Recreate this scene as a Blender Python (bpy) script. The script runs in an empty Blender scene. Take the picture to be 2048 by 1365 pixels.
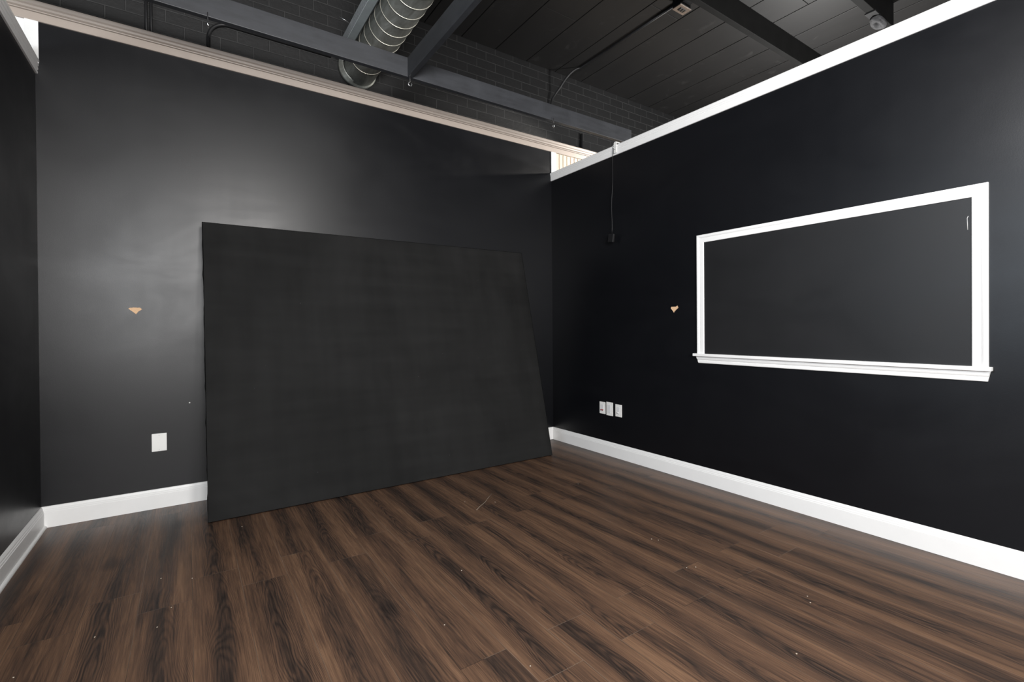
import bpy, bmesh, math, random
from mathutils import Vector, Matrix, noise

# ------------------------------------------------------------------ camera, world, lights, exposure
scene = bpy.context.scene
COL = scene.collection
H = 1.15                                   # eye height
F_PX, YAW, PITCH, ROLL, CY = 958.84, math.radians(34.05), math.radians(-0.337), math.radians(-0.430), 660.45
D, XL, XR = 3.8468, -0.7185, 3.1014        # back wall, left wall, right wall
cam_d = bpy.data.cameras.new('camera'); cam = bpy.data.objects.new('camera', cam_d); COL.objects.link(cam)
fw = Vector((math.sin(YAW)*math.cos(PITCH), math.cos(YAW)*math.cos(PITCH), math.sin(PITCH)))
rt = Vector((math.cos(YAW), -math.sin(YAW), 0)); up = rt.cross(fw)
r2 = rt*math.cos(ROLL) + up*math.sin(ROLL); u2 = -rt*math.sin(ROLL) + up*math.cos(ROLL)
m = Matrix((r2, u2, -fw)).transposed().to_4x4(); m.translation = (0, 0, H)
cam.matrix_world = m
cam_d.sensor_width = 36; cam_d.lens = F_PX/2048*36; cam_d.shift_y = -(682.5-CY)/2048
cam_d.clip_start = 0.02
scene.camera = cam

world = bpy.data.worlds.new('world'); scene.world = world; world.use_nodes = True
world.node_tree.nodes['Background'].inputs[0].default_value = (0.75, 0.82, 1, 1)
world.node_tree.nodes['Background'].inputs[1].default_value = 0.15

def light(name, kind, loc, target, power, color, size=0.1, size_y=None, spread=None):
    l = bpy.data.lights.new(name, kind); o = bpy.data.objects.new(name, l); COL.objects.link(o)
    o.location = loc; l.energy = power; l.color = color
    if kind == 'AREA':
        l.shape = 'RECTANGLE'; l.size = size; l.size_y = size_y or size
        if spread: l.spread = math.radians(spread)
        o.rotation_euler = (Vector(target)-Vector(loc)).to_track_quat('-Z', 'Y').to_euler()
    else:
        l.shadow_soft_size = size
    return o
light('rear_window_light', 'AREA', (-0.45, -2.9, 1.95), (0.2, 3.8, 1.4), 250, (0.99, 0.98, 0.97), 2.1, 1.1)
light('left_doorway_light', 'AREA', (-0.69, 1.05, 1.78), (3.1, 1.15, 1.7), 25, (0.78, 0.89, 1.0), 0.75, 1.1)
light('flash_light', 'POINT', (0.78, -0.25, 2.62), None, 180, (1.0, 0.97, 0.94), 0.22)
light('side_light', 'POINT', (2.45, 0.35, 2.15), None, 9, (0.95, 0.96, 1.0), 0.05)
light('right_room_light', 'POINT', (5.2, 2.2, 2.5), None, 125, (1.0, 0.985, 0.96), 0.12)
sp = light('right_room_spot', 'SPOT', (4.40, 3.20, 2.98), (3.2, 3.83, 2.93), 95, (1.0, 0.95, 0.88), 0.04)
sp.data.spot_size = math.radians(38); sp.data.spot_blend = 0.7
sp.rotation_euler = (Vector((3.2, 3.83, 2.92))-Vector((4.40, 3.20, 2.98))).to_track_quat('-Z', 'Y').to_euler()
light('left_room_light', 'POINT', (-1.7, 2.6, 2.3), None, 42, (0.92, 0.97, 1.0), 0.12)

scene.view_settings.view_transform = 'Standard'
scene.view_settings.look = 'None'
scene.view_settings.gamma = 1
scene.view_settings.use_curve_mapping = False
scene.view_settings.exposure = 0.62

# ------------------------------------------------------------------ node helpers
def newmat(name):
    mt = bpy.data.materials.new(name); mt.use_nodes = True
    nt = mt.node_tree; b = nt.nodes['Principled BSDF']
    return mt, nt, b
def N(nt, t, **kw):
    n = nt.nodes.new(t)
    for k, v in kw.items():
        if k.startswith('i_'):
            key = k[2:]; n.inputs[int(key) if key.isdigit() else key.replace('_', ' ')].default_value = v
        else: setattr(n, k, v)
    return n
def L(nt, a, b): nt.links.new(a, b)
def M(nt, op, a, b=None, c=None, clamp=False):
    n = nt.nodes.new('ShaderNodeMath'); n.operation = op; n.use_clamp = clamp
    for i, v in enumerate((a, b, c)):
        if v is None: continue
        if isinstance(v, (int, float)): n.inputs[i].default_value = v
        else: nt.links.new(v, n.inputs[i])
    return n.outputs[0]
def ramp(nt, fac, stops):
    n = nt.nodes.new('ShaderNodeValToRGB'); nt.links.new(fac, n.inputs[0])
    e = n.color_ramp.elements
    while len(e) < len(stops): e.new(0.5)
    for x, (p, c) in zip(e, stops):
        x.position = p; x.color = (c, c, c, 1) if isinstance(c, (int, float)) else (*c, 1)
    return n.outputs[0]
def mix(nt, f, a, b, mode='MIX'):
    n = nt.nodes.new('ShaderNodeMix'); n.data_type = 'RGBA'; n.blend_type = mode
    for i, v in ((0, f), (6, a), (7, b)):
        if isinstance(v, (int, float)): n.inputs[i].default_value = v
        elif isinstance(v, tuple): n.inputs[i].default_value = (*v, 1)
        else: nt.links.new(v, n.inputs[i])
    return n.outputs[2]
def obco(nt): return N(nt, 'ShaderNodeTexCoord').outputs['Object']
def sep(nt, v):
    n = N(nt, 'ShaderNodeSeparateXYZ'); L(nt, v, n.inputs[0]); return n.outputs
def comb(nt, x, y, z):
    n = N(nt, 'ShaderNodeCombineXYZ')
    for i, v in enumerate((x, y, z)):
        if isinstance(v, (int, float)): n.inputs[i].default_value = v
        else: L(nt, v, n.inputs[i])
    return n.outputs[0]
def scl(nt, v, s):
    n = N(nt, 'ShaderNodeMapping'); L(nt, v, n.inputs[0]); n.inputs['Scale'].default_value = s; return n.outputs[0]
def noi(nt, v, scale=1, detail=4, rough=0.5, dist=0):
    n = N(nt, 'ShaderNodeTexNoise'); L(nt, v, n.inputs['Vector'])
    n.inputs['Scale'].default_value = scale; n.inputs['Detail'].default_value = detail
    n.inputs['Roughness'].default_value = rough; n.inputs['Distortion'].default_value = dist
    return n.outputs['Fac']
def bump(nt, b, h, strength, dist=0.001):
    n = N(nt, 'ShaderNodeBump'); n.inputs['Strength'].default_value = strength; n.inputs['Distance'].default_value = dist
    L(nt, h, n.inputs['Height']); L(nt, n.outputs[0], b.inputs['Normal'])

# ------------------------------------------------------------------ materials
def satin_black(name, col, rlo, rhi, spec=0.5, peel=0.25, tint=None):
    mt, nt, b = newmat(name); co = obco(nt)
    smear = noi(nt, scl(nt, co, (0.75, 0.75, 1.5)), 1.5, 5, 0.6, 0.7)
    streak = noi(nt, scl(nt, co, (9, 9, 0.9)), 1.0, 4, 0.6)
    s = M(nt, 'ADD', M(nt, 'MULTIPLY', smear, 0.8), M(nt, 'MULTIPLY', streak, 0.2))
    r = N(nt, 'ShaderNodeMapRange'); L(nt, s, r.inputs[0])
    r.inputs[1].default_value = 0.33; r.inputs[2].default_value = 0.67; r.inputs[3].default_value = rlo; r.inputs[4].default_value = rhi
    L(nt, r.outputs[0], b.inputs['Roughness'])
    c = mix(nt, smear, tuple(x*0.8 for x in col), tuple(x*1.2 for x in col))
    L(nt, c, b.inputs['Base Color']); b.inputs['Specular IOR Level'].default_value = spec
    p = noi(nt, co, 210, 2, 0.5)
    bump(nt, b, p, peel, 0.0006)
    return mt
M_WALL = satin_black('black_satin_paint', (0.0036, 0.0039, 0.0052), 0.33, 0.42, 0.37)
M_WALLR = M_WALL
M_INSET = satin_black('black_inset_paint', (0.010, 0.0101, 0.011), 0.40, 0.50, 0.4)

def plain(name, col, rough, spec=0.5, metal=0, nz=0.06, sc=(3, 3, 3)):
    mt, nt, b = newmat(name); co = obco(nt)
    n = noi(nt, scl(nt, co, sc), 3, 5, 0.6)
    L(nt, mix(nt, n, tuple(max(0, x*(1-nz*2)) for x in col), tuple(min(1, x*(1+nz*2)) for x in col)), b.inputs['Base Color'])
    b.inputs['Roughness'].default_value = rough; b.inputs['Metallic'].default_value = metal
    b.inputs['Specular IOR Level'].default_value = spec
    return mt
M_WHITE = plain('white_trim_paint', (0.78, 0.78, 0.775), 0.38, nz=0.02)
M_CROWN_SHADE = plain('shaded_white_trim_paint', (0.335, 0.285, 0.248), 0.5, nz=0.03)  # white back crown, its shade painted in as a darker, warmer tone
M_CREAM = plain('cream_beadboard_paint', (0.55, 0.455, 0.35), 0.6, nz=0.03)
M_PLATE = plain('white_plastic', (0.78, 0.78, 0.76), 0.35, nz=0.01)
M_PLATE2 = plain('white_plastic_insert', (0.68, 0.69, 0.70), 0.3, nz=0.01)
M_RED = plain('red_terminal_plastic', (0.28, 0.02, 0.02), 0.4)
M_DARK = plain('black_plastic', (0.006, 0.006, 0.007), 0.45)
M_METAL = plain('bright_steel', (0.75, 0.75, 0.76), 0.3, metal=1)
M_CONDUIT = plain('black_painted_conduit', (0.012, 0.012, 0.013), 0.45)
M_TAN = plain('torn_drywall_paper', (0.66, 0.44, 0.27), 0.9, nz=0.12, sc=(60, 60, 60))
M_CRUMB = plain('pale_crumb', (0.42, 0.36, 0.29), 0.8)
M_GREYRAG = plain('grey_torn_insulation', (0.075, 0.075, 0.078), 0.9, spec=0.1, nz=0.3, sc=(20, 20, 20))
M_BOXPLATE = plain('taupe_cover_steel', (0.30, 0.24, 0.20), 0.35, metal=0.4)

def beam_mat():
    mt, nt, b = newmat('charcoal_painted_lumber'); co = obco(nt)
    g = noi(nt, scl(nt, co, (2, 2, 14)), 2.5, 5, 0.65)
    k = noi(nt, co, 5, 4, 0.6, 0.5)
    s = M(nt, 'ADD', M(nt, 'MULTIPLY', g, 0.5), M(nt, 'MULTIPLY', k, 0.5))
    L(nt, ramp(nt, s, [(0.3, (0.022, 0.023, 0.026)), (0.55, (0.036, 0.038, 0.043)), (0.8, (0.046, 0.048, 0.053))]), b.inputs['Base Color'])
    b.inputs['Roughness'].default_value = 0.5
    bump(nt, b, s, 0.25, 0.002)
    return mt
M_BEAM = beam_mat()
def ceil_mat():
    mt, nt, b = newmat('black_painted_decking'); co = obco(nt)
    g = noi(nt, scl(nt, co, (3, 0.8, 3)), 2.0, 5, 0.6, 0.4)
    sc2 = noi(nt, scl(nt, co, (2.2, 1.6, 1)), 3.1, 6, 0.7, 1.0)
    scuff = ramp(nt, sc2, [(0.60, 0.0), (0.68, 1.0)])
    c = mix(nt, g, (0.009, 0.0086, 0.0085), (0.018, 0.0172, 0.017))
    L(nt, mix(nt, M(nt, 'MULTIPLY', scuff, 0.35), c, (0.045, 0.044, 0.043)), b.inputs['Base Color'])
    b.inputs['Roughness'].default_value = 0.55
    bump(nt, b, g, 0.3, 0.003)
    return mt
M_CEIL = ceil_mat()
def brick_mat():
    mt, nt, b = newmat('black_painted_brick'); co = obco(nt); s = sep(nt, co)
    v = comb(nt, s[0], s[2], 0)
    wob = noi(nt, co, 8, 3, 0.6)
    br = N(nt, 'ShaderNodeTexBrick'); L(nt, v, br.inputs['Vector'])
    br.inputs['Scale'].default_value = 1; br.inputs['Brick Width'].default_value = 0.216; br.inputs['Row Height'].default_value = 0.0864
    br.inputs['Mortar Size'].default_value = 0.0055; br.inputs['Mortar Smooth'].default_value = 0.4
    br.inputs['Color1'].default_value = (0.0040, 0.0040, 0.0043, 1); br.inputs['Color2'].default_value = (0.0085, 0.0085, 0.009, 1)
    br.inputs['Mortar'].default_value = (0.045, 0.045, 0.045, 1)
    L(nt, mix(nt, wob, br.outputs['Color'], (0.008, 0.008, 0.0085)), b.inputs['Base Color'])
    b.inputs['Roughness'].default_value = 0.6
    h = M(nt, 'ADD', M(nt, 'MULTIPLY', br.outputs['Fac'], -1.0), M(nt, 'MULTIPLY', noi(nt, co, 30, 4, 0.6), 0.5))
    bump(nt, b, h, 0.7, 0.006)
    return mt
M_BRICK = brick_mat()
def fabric_mat():
    mt, nt, b = newmat('black_stretched_cloth'); co = obco(nt)
    big = noi(nt, scl(nt, co, (0.8, 1, 0.7)), 1.8, 5, 0.6, 0.8)
    st = noi(nt, scl(nt, co, (7, 1, 0.5)), 1.4, 4, 0.6)
    ho = noi(nt, scl(nt, co, (0.8, 1, 9)), 1.6, 3, 0.5)
    f = M(nt, 'ADD', M(nt, 'ADD', M(nt, 'MULTIPLY', big, 0.5), M(nt, 'MULTIPLY', st, 0.25)), M(nt, 'MULTIPLY', ho, 0.25))
    sp = ramp(nt, noi(nt, co, 95, 1, 0.3), [(0.84, 0.0), (0.86, 1.0)])
    c = ramp(nt, f, [(0.30, (0.0095, 0.0095, 0.0094)), (0.70, (0.0205, 0.0204, 0.0202))])
    L(nt, mix(nt, M(nt, 'MULTIPLY', sp, 0.35), c, (0.2, 0.2, 0.2)), b.inputs['Base Color'])
    b.inputs['Roughness'].default_value = 0.85; b.inputs['Specular IOR Level'].default_value = 0.08
    weave = noi(nt, scl(nt, co, (1, 1, 1)), 900, 2, 0.5)
    bump(nt, b, M(nt, 'ADD', M(nt, 'MULTIPLY', weave, 0.05), f), 0.35, 0.004)
    return mt
M_CLOTH = fabric_mat()
M_CLOTHEDGE = plain('black_cloth_edge', (0.004, 0.004, 0.004), 0.9, spec=0.2)
def duct_mat():
    mt, nt, b = newmat('galvanized_duct_steel'); co = obco(nt)
    n = noi(nt, scl(nt, co, (5, 1.6, 5)), 2.4, 5, 0.65, 0.8)
    L(nt, ramp(nt, n, [(0.3, (0.19, 0.195, 0.175)), (0.5, (0.29, 0.30, 0.275)), (0.7, (0.42, 0.44, 0.42))]), b.inputs['Base Color'])
    b.inputs['Metallic'].default_value = 0.6
    L(nt, ramp(nt, n, [(0.2, 0.36), (0.8, 0.55)]), b.inputs['Roughness'])
    return mt
M_DUCT = duct_mat()
M_SEAM = plain('bright_duct_seam', (0.62, 0.60, 0.52), 0.4, metal=0.7)
def perf_mat():
    mt, nt, b = newmat('perforated_galvanized_steel'); co = obco(nt); s = sep(nt, co)
    # rows of slotted holes: coordinates along y and z, staggered
    v = comb(nt, M(nt, 'MULTIPLY', s[1], 70.0), M(nt, 'MULTIPLY', M(nt, 'ADD', s[2], M(nt, 'MULTIPLY', s[0], 0.5)), 110.0), 0)
    vo = N(nt, 'ShaderNodeTexVoronoi'); L(nt, v, vo.inputs['Vector']); vo.inputs['Scale'].default_value = 1; vo.inputs['Randomness'].default_value = 0.0
    hole = ramp(nt, vo.outputs['Distance'], [(0.27, 1.0), (0.33, 0.0)])
    L(nt, mix(nt, hole, (0.62, 0.66, 0.68), (0.03, 0.03, 0.03)), b.inputs['Base Color'])
    b.inputs['Metallic'].default_value = 0.1; b.inputs['Roughness'].default_value = 0.45
    return mt
M_PERF = perf_mat()
M_GALV = plain('galvanized_flange', (0.30, 0.34, 0.355), 0.5, metal=0.2, nz=0.15)

def floor_mat():
    mt, nt, b = newmat('dark_walnut_laminate'); co = obco(nt); s = sep(nt, co)
    PW, PL = 0.1855, 1.22
    u = M(nt, 'DIVIDE', M(nt, 'SUBTRACT', s[0], 0.005), PW)
    k = M(nt, 'FLOOR', u); fu = M(nt, 'SUBTRACT', u, k)
    odd = M(nt, 'MODULO', M(nt, 'ADD', k, 100), 2)
    off = M(nt, 'ADD', M(nt, 'MULTIPLY', odd, -0.2), 2.65)
    wv = M(nt, 'DIVIDE', M(nt, 'SUBTRACT', s[1], off), PL)
    j = M(nt, 'FLOOR', wv); fv = M(nt, 'SUBTRACT', wv, j)
    wn = N(nt, 'ShaderNodeTexWhiteNoise', noise_dimensions='2D'); L(nt, comb(nt, k, j, 0), wn.inputs['Vector'])
    r = wn.outputs['Value']; rc = sep(nt, wn.outputs['Color'])
    px = M(nt, 'ADD', s[0], M(nt, 'MULTIPLY', rc[0], 31.0)); py = M(nt, 'ADD', s[1], M(nt, 'MULTIPLY', rc[1], 17.0))
    P = comb(nt, px, py, M(nt, 'MULTIPLY', rc[2], 9.0))
    # every board: darker heart along its middle, lighter sapwood towards its long edges
    sway = noi(nt, scl(nt, P, (1.5, 1.1, 1)), 1.0, 2, 0.5)
    cen = M(nt, 'ADD', M(nt, 'SUBTRACT', fu, 0.5), M(nt, 'MULTIPLY', M(nt, 'SUBTRACT', sway, 0.5), 0.9))
    ac = M(nt, 'ABSOLUTE', cen)
    band = noi(nt, scl(nt, P, (11.0, 0.7, 1)), 1.0, 3, 0.5, 0.25)
    heart = ramp(nt, M(nt, 'ADD', ac, M(nt, 'MULTIPLY', M(nt, 'SUBTRACT', band, 0.5), 0.45)), [(0.04, 0.0), (0.30, 0.75), (0.5, 1.0)])
    # cathedral grain: long parabolic contour lines running along the board
    wob = noi(nt, scl(nt, P, (7.0, 1.6, 1)), 1.0, 3, 0.5)
    ph = M(nt, 'ADD', M(nt, 'MULTIPLY', M(nt, 'MULTIPLY', cen, cen), 9.0), M(nt, 'MULTIPLY', py, 1.1))
    ph = M(nt, 'ADD', ph, M(nt, 'MULTIPLY', wob, 1.5))
    rings = M(nt, 'ADD', M(nt, 'MULTIPLY', M(nt, 'SINE', M(nt, 'MULTIPLY', ph, 42.0)), 0.5), 0.5)
    rings = M(nt, 'POWER', rings, 0.6)
    pores = noi(nt, scl(nt, P, (190, 6, 1)), 1.0, 3, 0.65, 0.15)
    fine = noi(nt, scl(nt, P, (70, 1.8, 1)), 1.0, 4, 0.6, 0.3)
    kv = N(nt, 'ShaderNodeTexVoronoi'); L(nt, scl(nt, P, (3.6, 1.5, 1)), kv.inputs['Vector']); kv.inputs['Scale'].default_value = 1.0
    knot = ramp(nt, kv.outputs['Distance'], [(0.0, 1.0), (0.05, 0.75), (0.16, 0.0)])
    ringmask = ramp(nt, noi(nt, scl(nt, P, (3, 0.6, 1)), 1.0, 2, 0.5), [(0.38, 0.25), (0.58, 1.0)])
    t = M(nt, 'ADD', M(nt, 'MULTIPLY', heart, 0.36), 0.32)
    t = M(nt, 'ADD', t, M(nt, 'MULTIPLY', M(nt, 'SUBTRACT', band, 0.5), 0.5))
    t = M(nt, 'ADD', t, M(nt, 'MULTIPLY', M(nt, 'SUBTRACT', r, 0.5), 0.07))
    t = M(nt, 'ADD', t, M(nt, 'MULTIPLY', M(nt, 'SUBTRACT', fine, 0.5), 0.6))
    t = M(nt, 'ADD', t, M(nt, 'MULTIPLY', M(nt, 'SUBTRACT', pores, 0.5), 0.95))
    t = M(nt, 'ADD', t, M(nt, 'MULTIPLY', M(nt, 'MULTIPLY', M(nt, 'SUBTRACT', rings, 0.6), ringmask), 0.27))
    t = M(nt, 'SUBTRACT', t, M(nt, 'MULTIPLY', knot, 0.35), clamp=True)
    c = ramp(nt, t, [(0.0, (0.016, 0.0115, 0.010)), (0.25, (0.037, 0.0245, 0.019)), (0.5, (0.079, 0.045, 0.0295)), (0.75, (0.132, 0.074, 0.0445)), (1.0, (0.195, 0.112, 0.066))])
    # joints: dark, some painted pale as light caught on the bevels
    du = M(nt, 'MULTIPLY', M(nt, 'MINIMUM', fu, M(nt, 'SUBTRACT', 1.0, fu)), PW)
    dv = M(nt, 'MULTIPLY', M(nt, 'MINIMUM', fv, M(nt, 'SUBTRACT', 1.0, fv)), PL)
    dm = M(nt, 'MINIMUM', du, dv)
    seam = ramp(nt, M(nt, 'MULTIPLY', dm, 100), [(0.04, 1.0), (0.13, 0.0)])
    sv = noi(nt, comb(nt, M(nt, 'ROUND', u), M(nt, 'MULTIPLY', s[1], 0.7), 0), 1.7, 2, 0.5)
    sc_ = ramp(nt, sv, [(0.42, (0.012, 0.009, 0.008)), (0.62, (0.17, 0.13, 0.10))])
    c = mix(nt, M(nt, 'MULTIPLY', seam, 0.8), c, sc_)
    L(nt, c, b.inputs['Base Color'])
    L(nt, ramp(nt, fine, [(0.3, 0.36), (0.7, 0.46)]), b.inputs['Roughness'])
    b.inputs['Specular IOR Level'].default_value = 0.45
    h = M(nt, 'ADD', M(nt, 'MULTIPLY', pores, 0.5), M(nt, 'MULTIPLY', seam, -1.5))
    bump(nt, b, h, 0.25, 0.0012)
    return mt
M_FLOOR = floor_mat()

# ------------------------------------------------------------------ mesh helpers
def tag(o, label=None, cat=None, group=None, kind=None):
    if label: o['label'] = label
    if cat: o['category'] = cat
    if group: o['group'] = group
    if kind: o['kind'] = kind
    return o
def obj(name, bm, mat, parent=None, smooth=False):
    bmesh.ops.recalc_face_normals(bm, faces=bm.faces)
    me = bpy.data.meshes.new(name); bm.to_mesh(me); bm.free()
    for mm in (mat if isinstance(mat, (list, tuple)) else [mat]): me.materials.append(mm)
    if smooth:
        for p in me.polygons: p.use_smooth = True
    o = bpy.data.objects.new(name, me); COL.objects.link(o)
    if parent: o.parent = parent; o.matrix_parent_inverse = parent.matrix_world.inverted()
    return o
def empty(name, loc, label=None, cat=None, group=None, kind=None):
    o = bpy.data.objects.new(name, None); COL.objects.link(o); o.location = loc
    o.matrix_world = Matrix.Translation(loc); o.empty_display_size = 0.1
    return tag(o, label, cat, group, kind)
def add_box(bm, lo, hi, bev=0, mi=0):
    vs = bmesh.ops.create_cube(bm, size=1)['verts']
    for v in vs: v.co = Vector([lo[i] + (v.co[i]+0.5)*(hi[i]-lo[i]) for i in range(3)])
    fs = set(f for v in vs for f in v.link_faces)
    for f in fs: f.material_index = mi
    if bev:
        es = list(set(e for v in vs for e in v.link_edges))
        bmesh.ops.bevel(bm, geom=es, offset=bev, segments=2, affect='EDGES', profile=0.5)
def box(name, lo, hi, mat, parent=None, bev=0):
    bm = bmesh.new(); add_box(bm, lo, hi, bev); return obj(name, bm, mat, parent)
def add_sweep(bm, prof, a, b, out, upv=Vector((0, 0, 1)), ma=0.0, mb=0.0):
    """profile (out, up) swept from a to b; ma/mb: miter, metres of end shift per metre of 'up' or 'out'"""
    a, b = Vector(a), Vector(b); out = Vector(out); d = (b-a).normalized()
    ra = [bm.verts.new(a + out*p[0] + upv*p[1] + d*(ma*p[1])) for p in prof]
    rb = [bm.verts.new(b + out*p[0] + upv*p[1] - d*(mb*p[1])) for p in prof]
    n = len(prof)
    for i in range(n):
        j = (i+1) % n; bm.faces.new((ra[i], ra[j], rb[j], rb[i]))
    bm.faces.new(ra); bm.faces.new(rb[::-1])
def add_tube(bm, pts, rad, seg=10, cap=True):
    pts = [Vector(p) for p in pts]; rings = []
    prev = None
    for i, p in enumerate(pts):
        t = (pts[min(i+1, len(pts)-1)] - pts[max(i-1, 0)]).normalized()
        ref = prev if prev is not None else (Vector((0, 0, 1)) if abs(t.z) < 0.9 else Vector((1, 0, 0)))
        n = (ref - t*ref.dot(t)).normalized(); bn = t.cross(n); prev = n
        rr = rad[i] if isinstance(rad, (list, tuple)) else rad
        rings.append([bm.verts.new(p + (n*math.cos(2*math.pi*k/seg) + bn*math.sin(2*math.pi*k/seg))*rr) for k in range(seg)])
    for a, b in zip(rings, rings[1:]):
        for k in range(seg):
            j = (k+1) % seg; bm.faces.new((a[k], a[j], b[j], b[k]))
    if cap: bm.faces.new(rings[0][::-1]); bm.faces.new(rings[-1])
def tube(name, pts, rad, mat, parent=None, seg=10):
    bm = bmesh.new(); add_tube(bm, pts, rad, seg); return obj(name, bm, mat, parent, smooth=True)
def arc(c, r, a0, a1, u, v, n=8):
    c, u, v = Vector(c), Vector(u), Vector(v)
    return [c + u*(r*math.cos(a0+(a1-a0)*i/n)) + v*(r*math.sin(a0+(a1-a0)*i/n)) for i in range(n+1)]

# ------------------------------------------------------------------ room shell
ZC, YB = 3.95, 4.10
S = 'structure'
tag(box('floor', (-3.2, -3.6, -0.06), (6.6, YB, 0.0), M_FLOOR), kind=S)
tag(box('wall_back', (XL, D, 0), (XR, D+0.12, 3.045), M_WALL), kind=S)
tag(box('wall_right', (XR, -1.9, 0), (XR+0.12, D, 2.715), M_WALLR), kind=S)
tag(box('wall_left', (XL-0.12, -1.9, 0), (XL, D, 2.715), M_WALL), kind=S)
tag(box('wall_brick', (-3.2, YB, 0), (6.6, YB+0.2, ZC+0.1), M_BRICK), kind=S)
tag(box('wall_front', (-3.2, -3.8, 0), (6.6, -3.6, ZC+0.1), M_CEIL), kind=S)
tag(box('wall_outer_left', (-3.4, -3.8, 0), (-3.2, YB+0.2, ZC+0.1), M_CEIL), kind=S)
tag(box('wall_outer_right', (6.6, -3.8, 0), (6.8, YB+0.2, ZC+0.1), M_CEIL), kind=S)
# the same wall line carried on into the rooms on either side, painted pale
bm = bmesh.new(); add_box(bm, (XR+0.001, D+0.004, 0), (5.2, D+0.12, 3.045))
x = XR + 0.056
while x < 5.15:
    add_sweep(bm, [(0, 0), (0.006, 0.004), (0.006, 0.036), (0, 0.040)], (x, D+0.004, 0.1), (x, D+0.004, 2.94), (0, -1, 0), Vector((1, 0, 0)))
    x += 0.051
tag(obj('wall_back_right_room', bm, M_CREAM), kind=S)
tag(box('wall_back_left_room', (-3.2, D+0.004, 0), (XL-0.001, D+0.12, 3.045), M_WHITE), kind=S)
CAS = [(0, 0), (0.007, 0), (0.010, 0.003), (0.011, 0.040), (0.009, 0.043), (0.013, 0.047), (0.013, 0.053), (0.011, 0.055), (0.016, 0.061), (0.017, 0.068), (0.017, 0.078), (0.013, 0.083), (0, 0.083)]
# trim_1: cap casing on the right wall, trim_2: on the left wall
bm = bmesh.new(); add_sweep(bm, CAS, (XR, D, 2.642), (XR, -1.9, 2.642), (-1, 0, 0)); add_box(bm, (XR-0.006, -1.9, 2.715), (XR+0.126, D, 2.7249))
tag(obj('trim_1', bm, M_WHITE), kind=S)
bm = bmesh.new()
FL = [(0, 0), (0.009, 0), (0.011, 0.004), (0.011, 0.012), (0.007, 0.015), (0.007, 0.019), (0.012, 0.022), (0.013, 0.034), (0.008, 0.037), (0.008, 0.041), (0.014, 0.044), (0.015, 0.056), (0.010, 0.059), (0.010, 0.062), (0.017, 0.066), (0.017, 0.080), (0.012, 0.083), (0, 0.083)]
add_sweep(bm, FL, (XL, D, 2.642), (XL, -1.9, 2.642), (1, 0, 0)); add_box(bm, (XL-0.126, -1.9, 2.715), (XL+0.006, D, 2.7249))
tag(obj('trim_2', bm, M_WHITE), kind=S)
# trim_3: deep crown along the back wall, running on past both side walls
CR = [(0, 0), (0.009, 0), (0.011, 0.003), (0.012, 0.046), (0.003, 0.0475), (0.003, 0.0500), (0.013, 0.052), (0.014, 0.057), (0.005, 0.0585), (0.006, 0.061), (0.017, 0.067), (0.021, 0.078), (0.019, 0.080), (0.026, 0.086), (0.031, 0.100), (0.031, 0.106), (0, 0.106)]
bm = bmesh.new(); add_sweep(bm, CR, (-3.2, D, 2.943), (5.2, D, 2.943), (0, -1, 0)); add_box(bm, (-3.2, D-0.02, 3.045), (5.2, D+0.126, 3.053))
tag(obj('trim_3', bm, M_CROWN_SHADE), kind=S)
# trim_4 / trim_5: upright white end casings above the side walls
tag(box('trim_4', (XR-0.004, D-0.008, 2.66), (XR+0.056, D+0.02, 2.943), M_WHITE), kind=S)
tag(box('trim_5', (XL-0.042, D-0.008, 2.70), (XL+0.016, D+0.02, 2.943), M_WHITE), kind=S)
BB = [(0, 0), (0.015, 0), (0.015, 0.088), (0.0125, 0.092), (0.0125, 0.097), (0.009, 0.103), (0.009, 0.108), (0.004, 0.1205), (0, 0.1224)]
bm = bmesh.new(); add_sweep(bm, BB, (XL, D, 0), (XR, D, 0), (0, -1, 0)); tag(obj('baseboard_back', bm, M_WHITE), kind=S)
bm = bmesh.new(); add_sweep(bm, BB, (XR, D, 0), (XR, -1.9, 0), (-1, 0, 0)); tag(obj('baseboard_right', bm, M_WHITE), kind=S)
bm = bmesh.new(); add_sweep(bm, BB, (XL, D, 0), (XL, -1.9, 0), (1, 0, 0))
add_sweep(bm, [(0, 0), (0.027, 0), (0.0265, 0.006), (0.024, 0.011), (0.019, 0.014), (0, 0.015)], (XL, D-0.015, 0), (XL, -1.9, 0), (1, 0, 0))
tag(obj('baseboard_left', bm, M_WHITE), kind=S)

# ceiling: wide painted decking boards with open joints
random.seed(4)
bm = bmesh.new(); seams = [2.59 + 0.385*i for i in range(-16, 12)]
joints = {2.59: [3.31], 3.36: [2.78], 4.13: [2.02]}
for i, x0 in enumerate(seams[:-1]):
    x1 = seams[i+1]
    if x1 < -3.2 or x0 > 6.6: continue
    js = None
    for kx, v in joints.items():
        if abs(kx-x0) < 0.03: js = [v[0]-2.44, v[0]]
    if js is None: js = [random.uniform(-2, 0), random.uniform(0.2, 1.6)]
    ys = [-3.6] + sorted(js) + [YB]
    for a, b_ in zip(ys, ys[1:]):
        add_box(bm, (max(x0, -3.2)+0.0045, a+0.002, ZC), (min(x1, 6.6)-0.0045, b_-0.002, ZC+0.03), 0.002)
add_box(bm, (-3.2, -3.6, ZC+0.03), (6.6, YB, ZC+0.08))
tag(obj('ceiling', bm, M_CEIL), kind=S)

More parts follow.
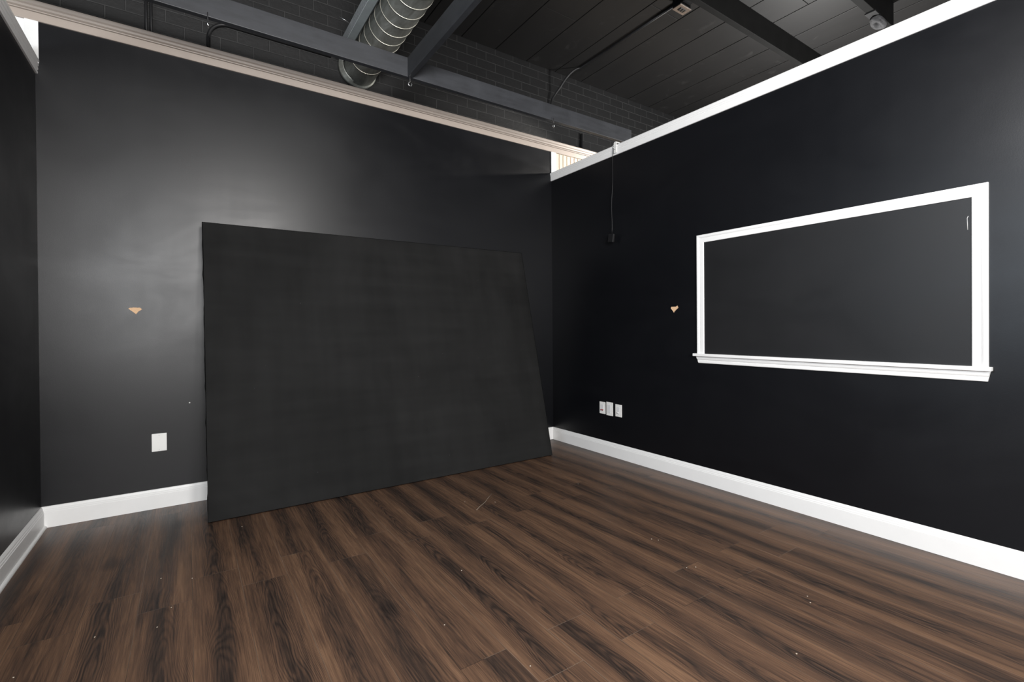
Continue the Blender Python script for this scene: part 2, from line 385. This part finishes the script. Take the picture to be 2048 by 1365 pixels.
# ------------------------------------------------------------------ boarded window in the right wall
W = empty('window_1', (XR, 1.38, 0.88), kind=S)
Y0, Y1, ZT = 0.608, 2.152, 1.8095
CW = [(0, 0), (0.010, 0), (0.012, 0.003), (0.012, 0.030), (0.009, 0.032), (0.013, 0.036), (0.016, 0.042), (0.016, 0.053), (0.012, 0.057), (0, 0.057)]
bm = bmesh.new()
add_sweep(bm, CW, (XR, Y1-0.057, ZT-0.057), (XR, Y0+0.057, ZT-0.057), (-1, 0, 0), ma=-1, mb=-1); obj('head_casing', bm, M_WHITE, W)
bm = bmesh.new()
add_sweep(bm, CW, (XR, Y1-0.057, 0.947), (XR, Y1-0.057, ZT-0.057), (-1, 0, 0), Vector((0, 1, 0)), mb=-1); obj('side_casing', bm, M_WHITE, W)
bm = bmesh.new()
add_sweep(bm, CW, (XR, Y0+0.057, 0.947), (XR, Y0+0.057, ZT-0.057), (-1, 0, 0), Vector((0, -1, 0)), mb=-1); obj('side_casing', bm, M_WHITE, W)
bm = bmesh.new(); add_box(bm, (XR-0.036, Y0-0.014, 0.928), (XR, Y1+0.022, 0.948), 0.003); obj('sill', bm, M_WHITE, W)
bm = bmesh.new()
AP = [(0, 0), (0.010, 0), (0.012, 0.004), (0.012, 0.018), (0.009, 0.021), (0.014, 0.026), (0.017, 0.034), (0.017, 0.0485), (0, 0.0485)]
add_sweep(bm, AP, (XR, Y1-0.010, 0.879), (XR, Y0+0.003, 0.879), (-1, 0, 0), ma=-0.3, mb=-0.2); obj('apron', bm, M_WHITE, W)
box('infill_board', (XR-0.005, Y0+0.05, 0.94), (XR+0.002, Y1-0.05, ZT-0.05), M_INSET, W)
tube('paint_crack', [(XR-0.006, 0.672+dy, z) for dy, z in ((0.006, 1.665), (0.010, 1.655), (0.009, 1.63), (0.008, 1.60))], 0.0008, M_PLATE, W, 5)

# ------------------------------------------------------------------ leaning black panel
def panel():
    root = empty('leaning_panel', (1.39, 3.36, 0), 'large black cloth-covered board leaning back against the black wall', 'panel')
    BLc, BRc = Vector((0.0893, 3.3439, 0.010)), Vector((2.6811, 3.3377, 0.010))
    TLc, TRc = Vector((0.0875, 3.745, 1.857)), Vector((2.694, 3.8086, 1.870))
    TH = 0.034
    nx, nz = 120, 90
    def base(s, t): return (BLc*(1-s)+BRc*s)*(1-t) + (TLc*(1-s)+TRc*s)*t
    def nrm(s, t):
        a = (BRc-BLc)*(1-t)+(TRc-TLc)*t; c = (TLc-BLc)*(1-s)+(TRc-BRc)*s
        return a.cross(c).normalized()      # faces the camera side (-y)
    def wav(t):   # ragged gathered edge
        return 0.0035*noise.noise(Vector((t*15, 3.3, 0))) + 0.0035*max(0, noise.noise(Vector((t*34, 9.1, 0)))) 
    bm = bmesh.new(); g = []
    for j in range(nz+1):
        row = []
        t = j/nz
        for i in range(nx+1):
            s = i/nx
            p = base(s, t); n = nrm(s, t)
            ed = min(s*2.6, (1-s)*2.6, t*1.92, (1-t)*1.92)
            k = min(1, ed/0.05)
            w = 0.0022*noise.noise(Vector((s*5, t*2.2, 1))) + 0.0012*noise.noise(Vector((s*16, t*2, 4))) + 0.0012*noise.noise(Vector((s*2, t*14, 7)))
            p = p + n*(w*k - 0.004*(1-min(1, ed/0.012))**2)
            row.append(bm.verts.new(p))
        g.append(row)
    for j in range(nz):
        for i in range(nx): bm.faces.new((g[j][i], g[j][i+1], g[j+1][i+1], g[j+1][i]))
    obj('front_cloth', bm, M_CLOTH, root, smooth=True)
    # the turned edges and back, one strip per side
    def side(name, pts, wv):
        bm = bmesh.new(); r = []
        for i, (s, t) in enumerate(pts):
            p = base(s, t); n = nrm(s, t)
            outv = Vector((-1 if s == 0 else (1 if s == 1 else 0), 0, (1 if t == 1 else (-1 if t == 0 else 0))))
            w = wav(t if s in (0, 1) else s)*wv
            col = []
            for q, ox in ((0.002, 0.0), (0.006, 0.6), (0.014, 1.0), (0.024, 1.3), (TH, 1.0)):
                col.append(bm.verts.new(p - n*q + outv*(0.001 + (w+0.0015)*ox)))
            r.append(col)
        for a, b_ in zip(r, r[1:]):
            for k in range(4): bm.faces.new((a[k], a[k+1], b_[k+1], b_[k]))
        return obj(name, bm, M_CLOTHEDGE, root, smooth=True)
    side('edge_fold', [(0, i/160) for i in range(161)], 1.0)
    side('edge_fold', [(1, i/160) for i in range(161)], 0.5)
    side('edge_fold', [(i/60, 1) for i in range(61)], 0.0)
    side('edge_fold', [(i/60, 0) for i in range(61)], 0.0)
    bm = bmesh.new(); vs = []
    for s, t in ((0, 0), (1, 0), (1, 1), (0, 1)): vs.append(bm.verts.new(base(s, t) - nrm(s, t)*TH))
    bm.faces.new(vs); obj('backing_board', bm, M_CLOTHEDGE, root)
panel()

# ------------------------------------------------------------------ beams
M_BEAM_SHADE = plain('shade_darkened_lumber', (0.010, 0.010, 0.0098), 0.7, spec=0.12, nz=0.2)  # lumber colour darkened to stand in for shade on the ceiling-fixed beams
def beam(lo, hi, label, mat=M_BEAM):
    bm = bmesh.new(); add_box(bm, lo, hi, 0.003)
    return tag(obj('ceiling_beam', bm, mat), label, 'beam')
YA = 3.262
beam((-3.2, YA, 2.95), (3.645, YA+0.038, 3.088), 'long charcoal beam running parallel to the back wall under the round duct')
beam((1.32, -3.6, 2.95), (1.358, YA, 3.088), 'charcoal beam coming towards the viewer beside the duct, butting into the long beam')
beam((-3.2, 2.325, 3.742), (6.6, 2.375, ZC), 'dark deep beam fixed to the ceiling boards at the electrical box', M_BEAM_SHADE)
beam((-3.2, 1.60, 3.742), (5.12, 1.66, ZC), 'dark ceiling beam at the upper right that stops at a torn grey lump', M_BEAM_SHADE)

# ------------------------------------------------------------------ round duct
def duct():
    cx, cz, R = 1.217, 3.32, 0.130
    y0, y1 = -1.2, 4.098
    root = empty('spiral_duct', (cx, 2.0, cz), 'round galvanized spiral duct with bright seams passing over the long beam', 'duct')
    bm = bmesh.new(); n = 48; rings = []
    for y in (y0, y1):
        rings.append([bm.verts.new((cx+R*math.cos(2*math.pi*k/n), y, cz+R*math.sin(2*math.pi*k/n))) for k in range(n)])
    for k in range(n):
        j = (k+1) % n; bm.faces.new((rings[0][k], rings[0][j], rings[1][j], rings[1][k]))
    obj('duct_body', bm, M_DUCT, root, smooth=True)
    pitch = 0.118; pts = []; turns = (3.93-y0)/pitch; steps = int(turns*36)
    for i in range(steps+1):
        a = 2*math.pi*i/36
        pts.append((cx+(R+0.001)*math.cos(-a+2.6), y0+pitch*i/36, cz+(R+0.001)*math.sin(-a+2.6)))
    bm = bmesh.new(); add_tube(bm, pts, 0.0022, 6); obj('spiral_seam', bm, M_SEAM, root, smooth=True)
    bm = bmesh.new()
    prof = [(R+0.001, 4.03), (R+0.006, 4.03), (R+0.006, 4.055), (R+0.026, 4.060), (R+0.029, 4.070), (R+0.027, 4.0975), (R+0.001, 4.0975)]
    rr = [[bm.verts.new((cx-0.012+r*math.cos(2*math.pi*k/n), y, cz+0.012+r*math.sin(2*math.pi*k/n))) for k in range(n)] for r, y in prof]
    for a, b_ in zip(rr, rr[1:]):
        for k in range(n):
            j = (k+1) % n; bm.faces.new((a[k], a[j], b_[j], b_[k]))
    obj('wall_collar', bm, M_DUCT, root, smooth=True)
    # perforated grille box riding on the left flank of the duct
    gx0, gx1, gz0, gz1, gy = 1.008, 1.092, 3.318, 3.396, 3.80
    box('grille_face', (gx0-0.002, y0, gz0+0.002), (gx0, gy, gz1), M_PERF, root)
    bm = bmesh.new()
    add_box(bm, (gx0, y0, gz0-0.001), (gx0+0.052, gy, gz0+0.002)); add_box(bm, (gx0, y0, gz1-0.002), (gx1+0.02, gy, gz1))
    add_box(bm, (gx0+0.049, y0, gz0+0.002), (gx0+0.052, gy, gz0+0.03))
    add_box(bm, (gx0, gy-0.002, gz0), (gx1, gy, gz1))
    obj('grille_flange', bm, M_GALV, root)
    tube('hanger_wire', [(0.93, 3.60, 3.425), (1.02, 3.60, 3.40)], 0.0018, M_METAL, root, 5)
duct()

# ------------------------------------------------------------------ electrical
jb = empty('junction_box', (3.53, 2.46, ZC), 'black electrical box with taupe receptacle cover under the ceiling boards', 'electrical box')
bm = bmesh.new(); add_box(bm, (3.452, 2.545, 3.86), (3.592, 2.625, ZC-0.0005), 0.004); add_box(bm, (3.472, 2.376, 3.885), (3.572, 2.545, ZC-0.0005), 0.004); obj('box_body', bm, M_DARK, jb)
bm = bmesh.new(); add_box(bm, (3.450, 2.541, 3.852), (3.594, 2.627, 3.8595), 0.002); obj('cover_plate', bm, M_BOXPLATE, jb)
bm = bmesh.new(); add_box(bm, (3.485, 2.563, 3.848), (3.555, 2.603, 3.853), 0.004); rc = obj('receptacle', bm, M_DARK, jb)
for sx in (3.500, 3.530): box('contact', (sx, 2.572, 3.8465), (sx+0.005, 2.594, 3.8482), M_METAL, rc)
bm = bmesh.new(); add_tube(bm, [(3.572, 2.583, 3.8535), (3.572, 2.583, 3.850)], 0.004, 10); obj('screw', bm, M_METAL, jb)
box('cover_lip', (3.446, 2.536, 3.853), (3.598, 2.5415, 3.8575), M_METAL, jb)

def conduit(pts, r, label):
    bm = bmesh.new(); add_tube(bm, pts, r, 10); return tag(obj('conduit', bm, M_CONDUIT, smooth=True), label, 'conduit')
zc = ZC-0.013
conduit([(3.53, 2.63, zc), (3.53, 3.4, zc), (3.53, 3.86, zc)] + [Vector((3.53-0.02*i, 3.86+0.02*i, zc-0.003*i*i)) for i in range(1, 9)] + [(3.345, 4.05, 3.70), (3.30, 4.072, 3.62), (3.285, 4.08, 3.5), (3.285, 4.08, 3.44)], 0.0115,
        'black conduit running from the ceiling box and bending down the brick wall')
conduit([(3.735, 4.083, 3.345), (3.735, 4.083, 2.9)], 0.013, 'short upright black conduit on the brick just left of the right wall top')
conduit([(-0.215, 4.083, 3.7), (-0.215, 4.083, 2.9)], 0.008, 'upright black conduit on brick near the left, the left of a touching pair')
conduit([(-0.188, 4.083, 3.7), (-0.188, 4.083, 2.9)], 0.008, 'upright black conduit on brick near the left, the right of a touching pair')
conduit([(0.142, 4.08, 2.9), (0.142, 4.08, 3.25)] + arc((0.272, 4.08, 3.25), 0.13, math.pi, math.pi/2, (1, 0, 0), (0, 0, 1)) + [(0.5, 4.08, 3.38), (0.99, 4.08, 3.38)], 0.012,
        'black conduit on the brick with a rounded elbow left of the duct')

def hook(x, zt, label, turn=0.0):
    r = 0.013; c = Vector((x, YA-0.006, zt-0.052))
    u, v = Vector((math.cos(turn), math.sin(turn), 0)), Vector((0, 0, 1))
    pts = [Vector((x-0.002, YA-0.006, zt+0.018)), Vector((x-0.001, YA-0.006, zt-0.02)), c + v*r*1.3] + arc(c, r, math.radians(110), math.radians(400), u, v, 14)
    bm = bmesh.new(); add_tube(bm, pts, 0.0026, 8); return tag(obj('screw_hook', bm, M_METAL, smooth=True), label, 'hook')
hook(1.335, 2.95, 'small bright open screw hook hanging where the two charcoal beams meet')
hook(0.112, 2.952, 'small bright screw hook under the left part of the long beam', 1.3)
hook(2.655, 2.952, 'small bright screw hook under the right part of the long beam', 1.35)

# torn grey lump at the end of the upper right beam
bm = bmesh.new(); bmesh.ops.create_icosphere(bm, subdivisions=4, radius=1)
for v in bm.verts:
    p = v.co.copy(); k = 1 + 0.22*noise.noise(p*1.3) + 0.05*noise.noise(p*4)
    v.co = Vector((4.88 + p.x*0.105*k, 1.63 + p.y*0.05*k, 3.712 + p.z*0.034*k))
    dd = (Vector((p.x, p.y))-Vector((-0.15, 0.1))).length
    if p.z < 0: v.co.z += 0.045*max(0, 1-dd/0.55)
tag(obj('torn_insulation', bm, M_GREYRAG, smooth=True), 'torn grey lump with a dark hollow stuck under the upper right beam', 'insulation')
for xx in (4.75,):
    tag(box('beam_bracket', (4.70, 1.593, 3.730), (4.82, 1.668, 3.7415), M_CONDUIT), 'thin black strap under the upper right beam beside the torn lump', 'bracket')

# ------------------------------------------------------------------ hanging cord on the right wall
hc = empty('hanging_cord', (XR, 2.95, 2.7), 'thin black cord hanging from a white clip on the right wall trim', 'cord')
bm = bmesh.new()
add_box(bm, (XR-0.024, 2.925, 2.652), (XR-0.017, 2.957, 2.742), 0.002); add_box(bm, (XR-0.030, 2.920, 2.700), (XR-0.024, 2.962, 2.722), 0.002); add_box(bm, (XR-0.024, 2.930, 2.742), (XR+0.03, 2.952, 2.750), 0.002)
clip = obj('clip', bm, M_PLATE, hc)
bm = bmesh.new(); add_tube(bm, [(XR-0.0235, 2.941, 2.685), (XR-0.026, 2.941, 2.685)], 0.004, 8); add_tube(bm, [(XR-0.0235, 2.95, 2.71), (XR-0.032, 2.95, 2.71)], 0.003, 8); obj('clip_screw', bm, M_DARK, clip)
pts = [(XR-0.027 - 0.02*math.sin(i/24*math.pi*0.5), 2.958 + 0.004*math.sin(i*0.5) + 0.004*i/24, 2.70 - (2.70-1.958)*i/24) for i in range(25)]
tube('cord', pts, 0.0022, M_CONDUIT, hc, 6)
bm = bmesh.new(); add_box(bm, (-0.011, -0.030, -0.037), (0.011, 0.030, 0.037), 0.004)
bmesh.ops.rotate(bm, cent=(0, 0, 0), matrix=Matrix.Rotation(math.radians(9), 3, 'X'), verts=bm.verts)
bmesh.ops.translate(bm, vec=(XR-0.048, 2.967, 1.918), verts=bm.verts)
obj('inline_box', bm, M_DARK, hc)

# ------------------------------------------------------------------ wall plates
def plate(x0, y0, z0, w, h, wall, label, name='wall_plate', cat='wall plate', kind='blank'):
    """wall 'R': on x=XR running down y; wall 'B': on y=D running along x"""
    if wall == 'R': P = lambda a, o, z: Vector((XR-o, y0-a, z))
    else: P = lambda a, o, z: Vector((x0+a, D-o, z))
    root = empty(name, P(w/2, 0, z0), label, cat)
    def pb(nm, a0, a1, o0, o1, z_0, z_1, mat, bev, par):
        p, q = P(a0, o0, z_0), P(a1, o1, z_1)
        lo = Vector(map(min, p, q)); hi = Vector(map(max, p, q))
        bm = bmesh.new(); add_box(bm, lo, hi, bev); return obj(nm, bm, mat, par)
    pb('plate', 0, w, 0, 0.006, z0, z0+h, M_PLATE, 0.002, root)
    zc_ = z0+h/2
    if kind == 'speaker':
        ins = pb('insert', w*0.26, w*0.74, 0.006, 0.008, z0+0.022, z0+h-0.022, M_PLATE2, 0.0008, root)
        for a in (0.37, 0.63):
            bm = bmesh.new(); add_tube(bm, [P(w*a, 0.0075, z0+h*0.33), P(w*a, 0.014, z0+h*0.33)], 0.0058, 12); obj('terminal', bm, M_RED, root, True)
    elif kind == 'outlet':
        pb('insert', w*0.27, w*0.73, 0.006, 0.0085, z0+0.024, z0+h-0.024, M_PLATE2, 0.001, root)
    elif kind == 'jack':
        pb('insert', w*0.27, w*0.73, 0.006, 0.008, z0+0.022, z0+h-0.022, M_PLATE2, 0.001, root)
        bm = bmesh.new(); add_tube(bm, [P(w*0.45, 0.008, z0+h*0.33), P(w*0.45, 0.014, z0+h*0.33)], 0.006, 12); obj('jack', bm, M_PLATE, root, True)
    for z_ in (z0+0.012, z0+h-0.012):
        bm = bmesh.new(); add_tube(bm, [P(w/2, 0.0055, z_), P(w/2, 0.0070, z_)], 0.0028, 10); obj('screw', bm, M_PLATE2, root, True)
plate(0, 3.168, 0.362, 0.071, 0.107, 'R', 'white wall plate with two red terminals, nearest the corner', kind='speaker')
plate(0, 3.083, 0.357, 0.077, 0.119, 'R', 'plain white outlet plate, largest and middle of the three on the right wall', kind='outlet')
plate(0, 2.974, 0.362, 0.073, 0.107, 'R', 'white jack plate on the right wall, closest to the framed black board', kind='jack')
plate(-0.200, 0, 0.3655, 0.079, 0.1145, 'B', 'white blank wall plate on the back wall left of the leaning board', kind='blank')

# ------------------------------------------------------------------ patches of torn paint
def chip(pts, wall, label):
    bm = bmesh.new()
    P = (lambda a, z, o: (a, D-o, z)) if wall == 'B' else (lambda a, z, o: (XR-o, a, z))
    rnd = random.Random(3); dense = []
    for (a, z), (a2, z2) in zip(pts, pts[1:]+pts[:1]):
        for i in range(5):
            t = i/5; dense.append((a+(a2-a)*t+rnd.uniform(-.0009, .0009), z+(z2-z)*t+rnd.uniform(-.0009, .0009)))
    ca = sum(p[0] for p in dense)/len(dense); cz = sum(p[1] for p in dense)/len(dense)
    r0 = [bm.verts.new(P(a, z, 0.0002)) for a, z in dense]
    r1 = [bm.verts.new(P(a, z, 0.0022)) for a, z in dense]
    r2_ = [bm.verts.new(P(ca+(a-ca)*0.86, cz+(z-cz)*0.86, 0.0010)) for a, z in dense]
    n = len(dense)
    for i in range(n):
        j = (i+1) % n
        bm.faces.new((r0[i], r0[j], r1[j], r1[i])); bm.faces.new((r1[i], r1[j], r2_[j], r2_[i]))
    bm.faces.new(r2_)
    return tag(obj('torn_paint_patch', bm, M_TAN), label, 'paint damage')
chip([(-0.309, 1.284), (-0.303, 1.290), (-0.275, 1.2925), (-0.252, 1.291), (-0.240, 1.283), (-0.262, 1.264), (-0.2715, 1.250), (-0.287, 1.265)], 'B', 'tan triangular patch of torn paint on the back wall')
chip([(2.388, 1.289), (2.381, 1.299), (2.345, 1.298), (2.327, 1.304), (2.319, 1.290), (2.345, 1.268), (2.359, 1.254), (2.372, 1.270)], 'R', 'tan heart-shaped patch of torn paint left of the framed black board')
bm = bmesh.new(); bmesh.ops.create_icosphere(bm, subdivisions=2, radius=0.0045); bmesh.ops.translate(bm, vec=(0.004, D-0.002, 0.663), verts=bm.verts)
tag(obj('wall_nail', bm, M_PLATE), 'tiny white nail head in the back wall between plate and leaning board', 'nail')

# ------------------------------------------------------------------ crumbs and a thread on the floor
def crumb_mesh(seed):
    bm = bmesh.new(); bmesh.ops.create_icosphere(bm, subdivisions=1, radius=0.0028); rnd = random.Random(seed)
    for v in bm.verts: v.co = Vector((v.co.x*rnd.uniform(.6, 1.5), v.co.y*rnd.uniform(.6, 1.5), v.co.z*0.6+0.0016))
    me = bpy.data.meshes.new('floor_crumb'); bm.to_mesh(me); bm.free(); me.materials.append(M_CRUMB); return me
cms = [crumb_mesh(i) for i in range(4)]
spots = [(-0.114, 2.74), (-0.068, 2.43), (-0.110, 2.30), (-0.30, 2.36), (-0.37, 2.05), (-0.49, 2.24), (0.005, 2.66), (0.25, 3.19), (1.06, 2.01), (0.81, 1.68), (0.95, 1.31), (1.95, 1.42), (1.99, 1.40), (2.06, 1.72), (2.08, 1.69), (1.5, 2.79), (1.66, 2.67), (2.35, 2.63), (2.12, 0.95), (2.16, 0.98), (1.75, 0.83)]
for i, (x, y) in enumerate(spots):
    o = bpy.data.objects.new('floor_crumb', cms[i % 4]); COL.objects.link(o); o.location = (x, y, 0); o.rotation_euler = (0, 0, i*1.3)
    tag(o, 'tiny pale crumb lying on the dark wood floor', 'crumb', 'crumbs scattered on the floor')
tag(tube('thread', [(1.49, 2.62, 0.002), (1.545, 2.665, 0.002), (1.60, 2.70, 0.003), (1.665, 2.765, 0.002), (1.74, 2.83, 0.002)], 0.0008, M_CRUMB, seg=5), 'thin pale thread lying on the floor in front of the leaning board', 'thread')
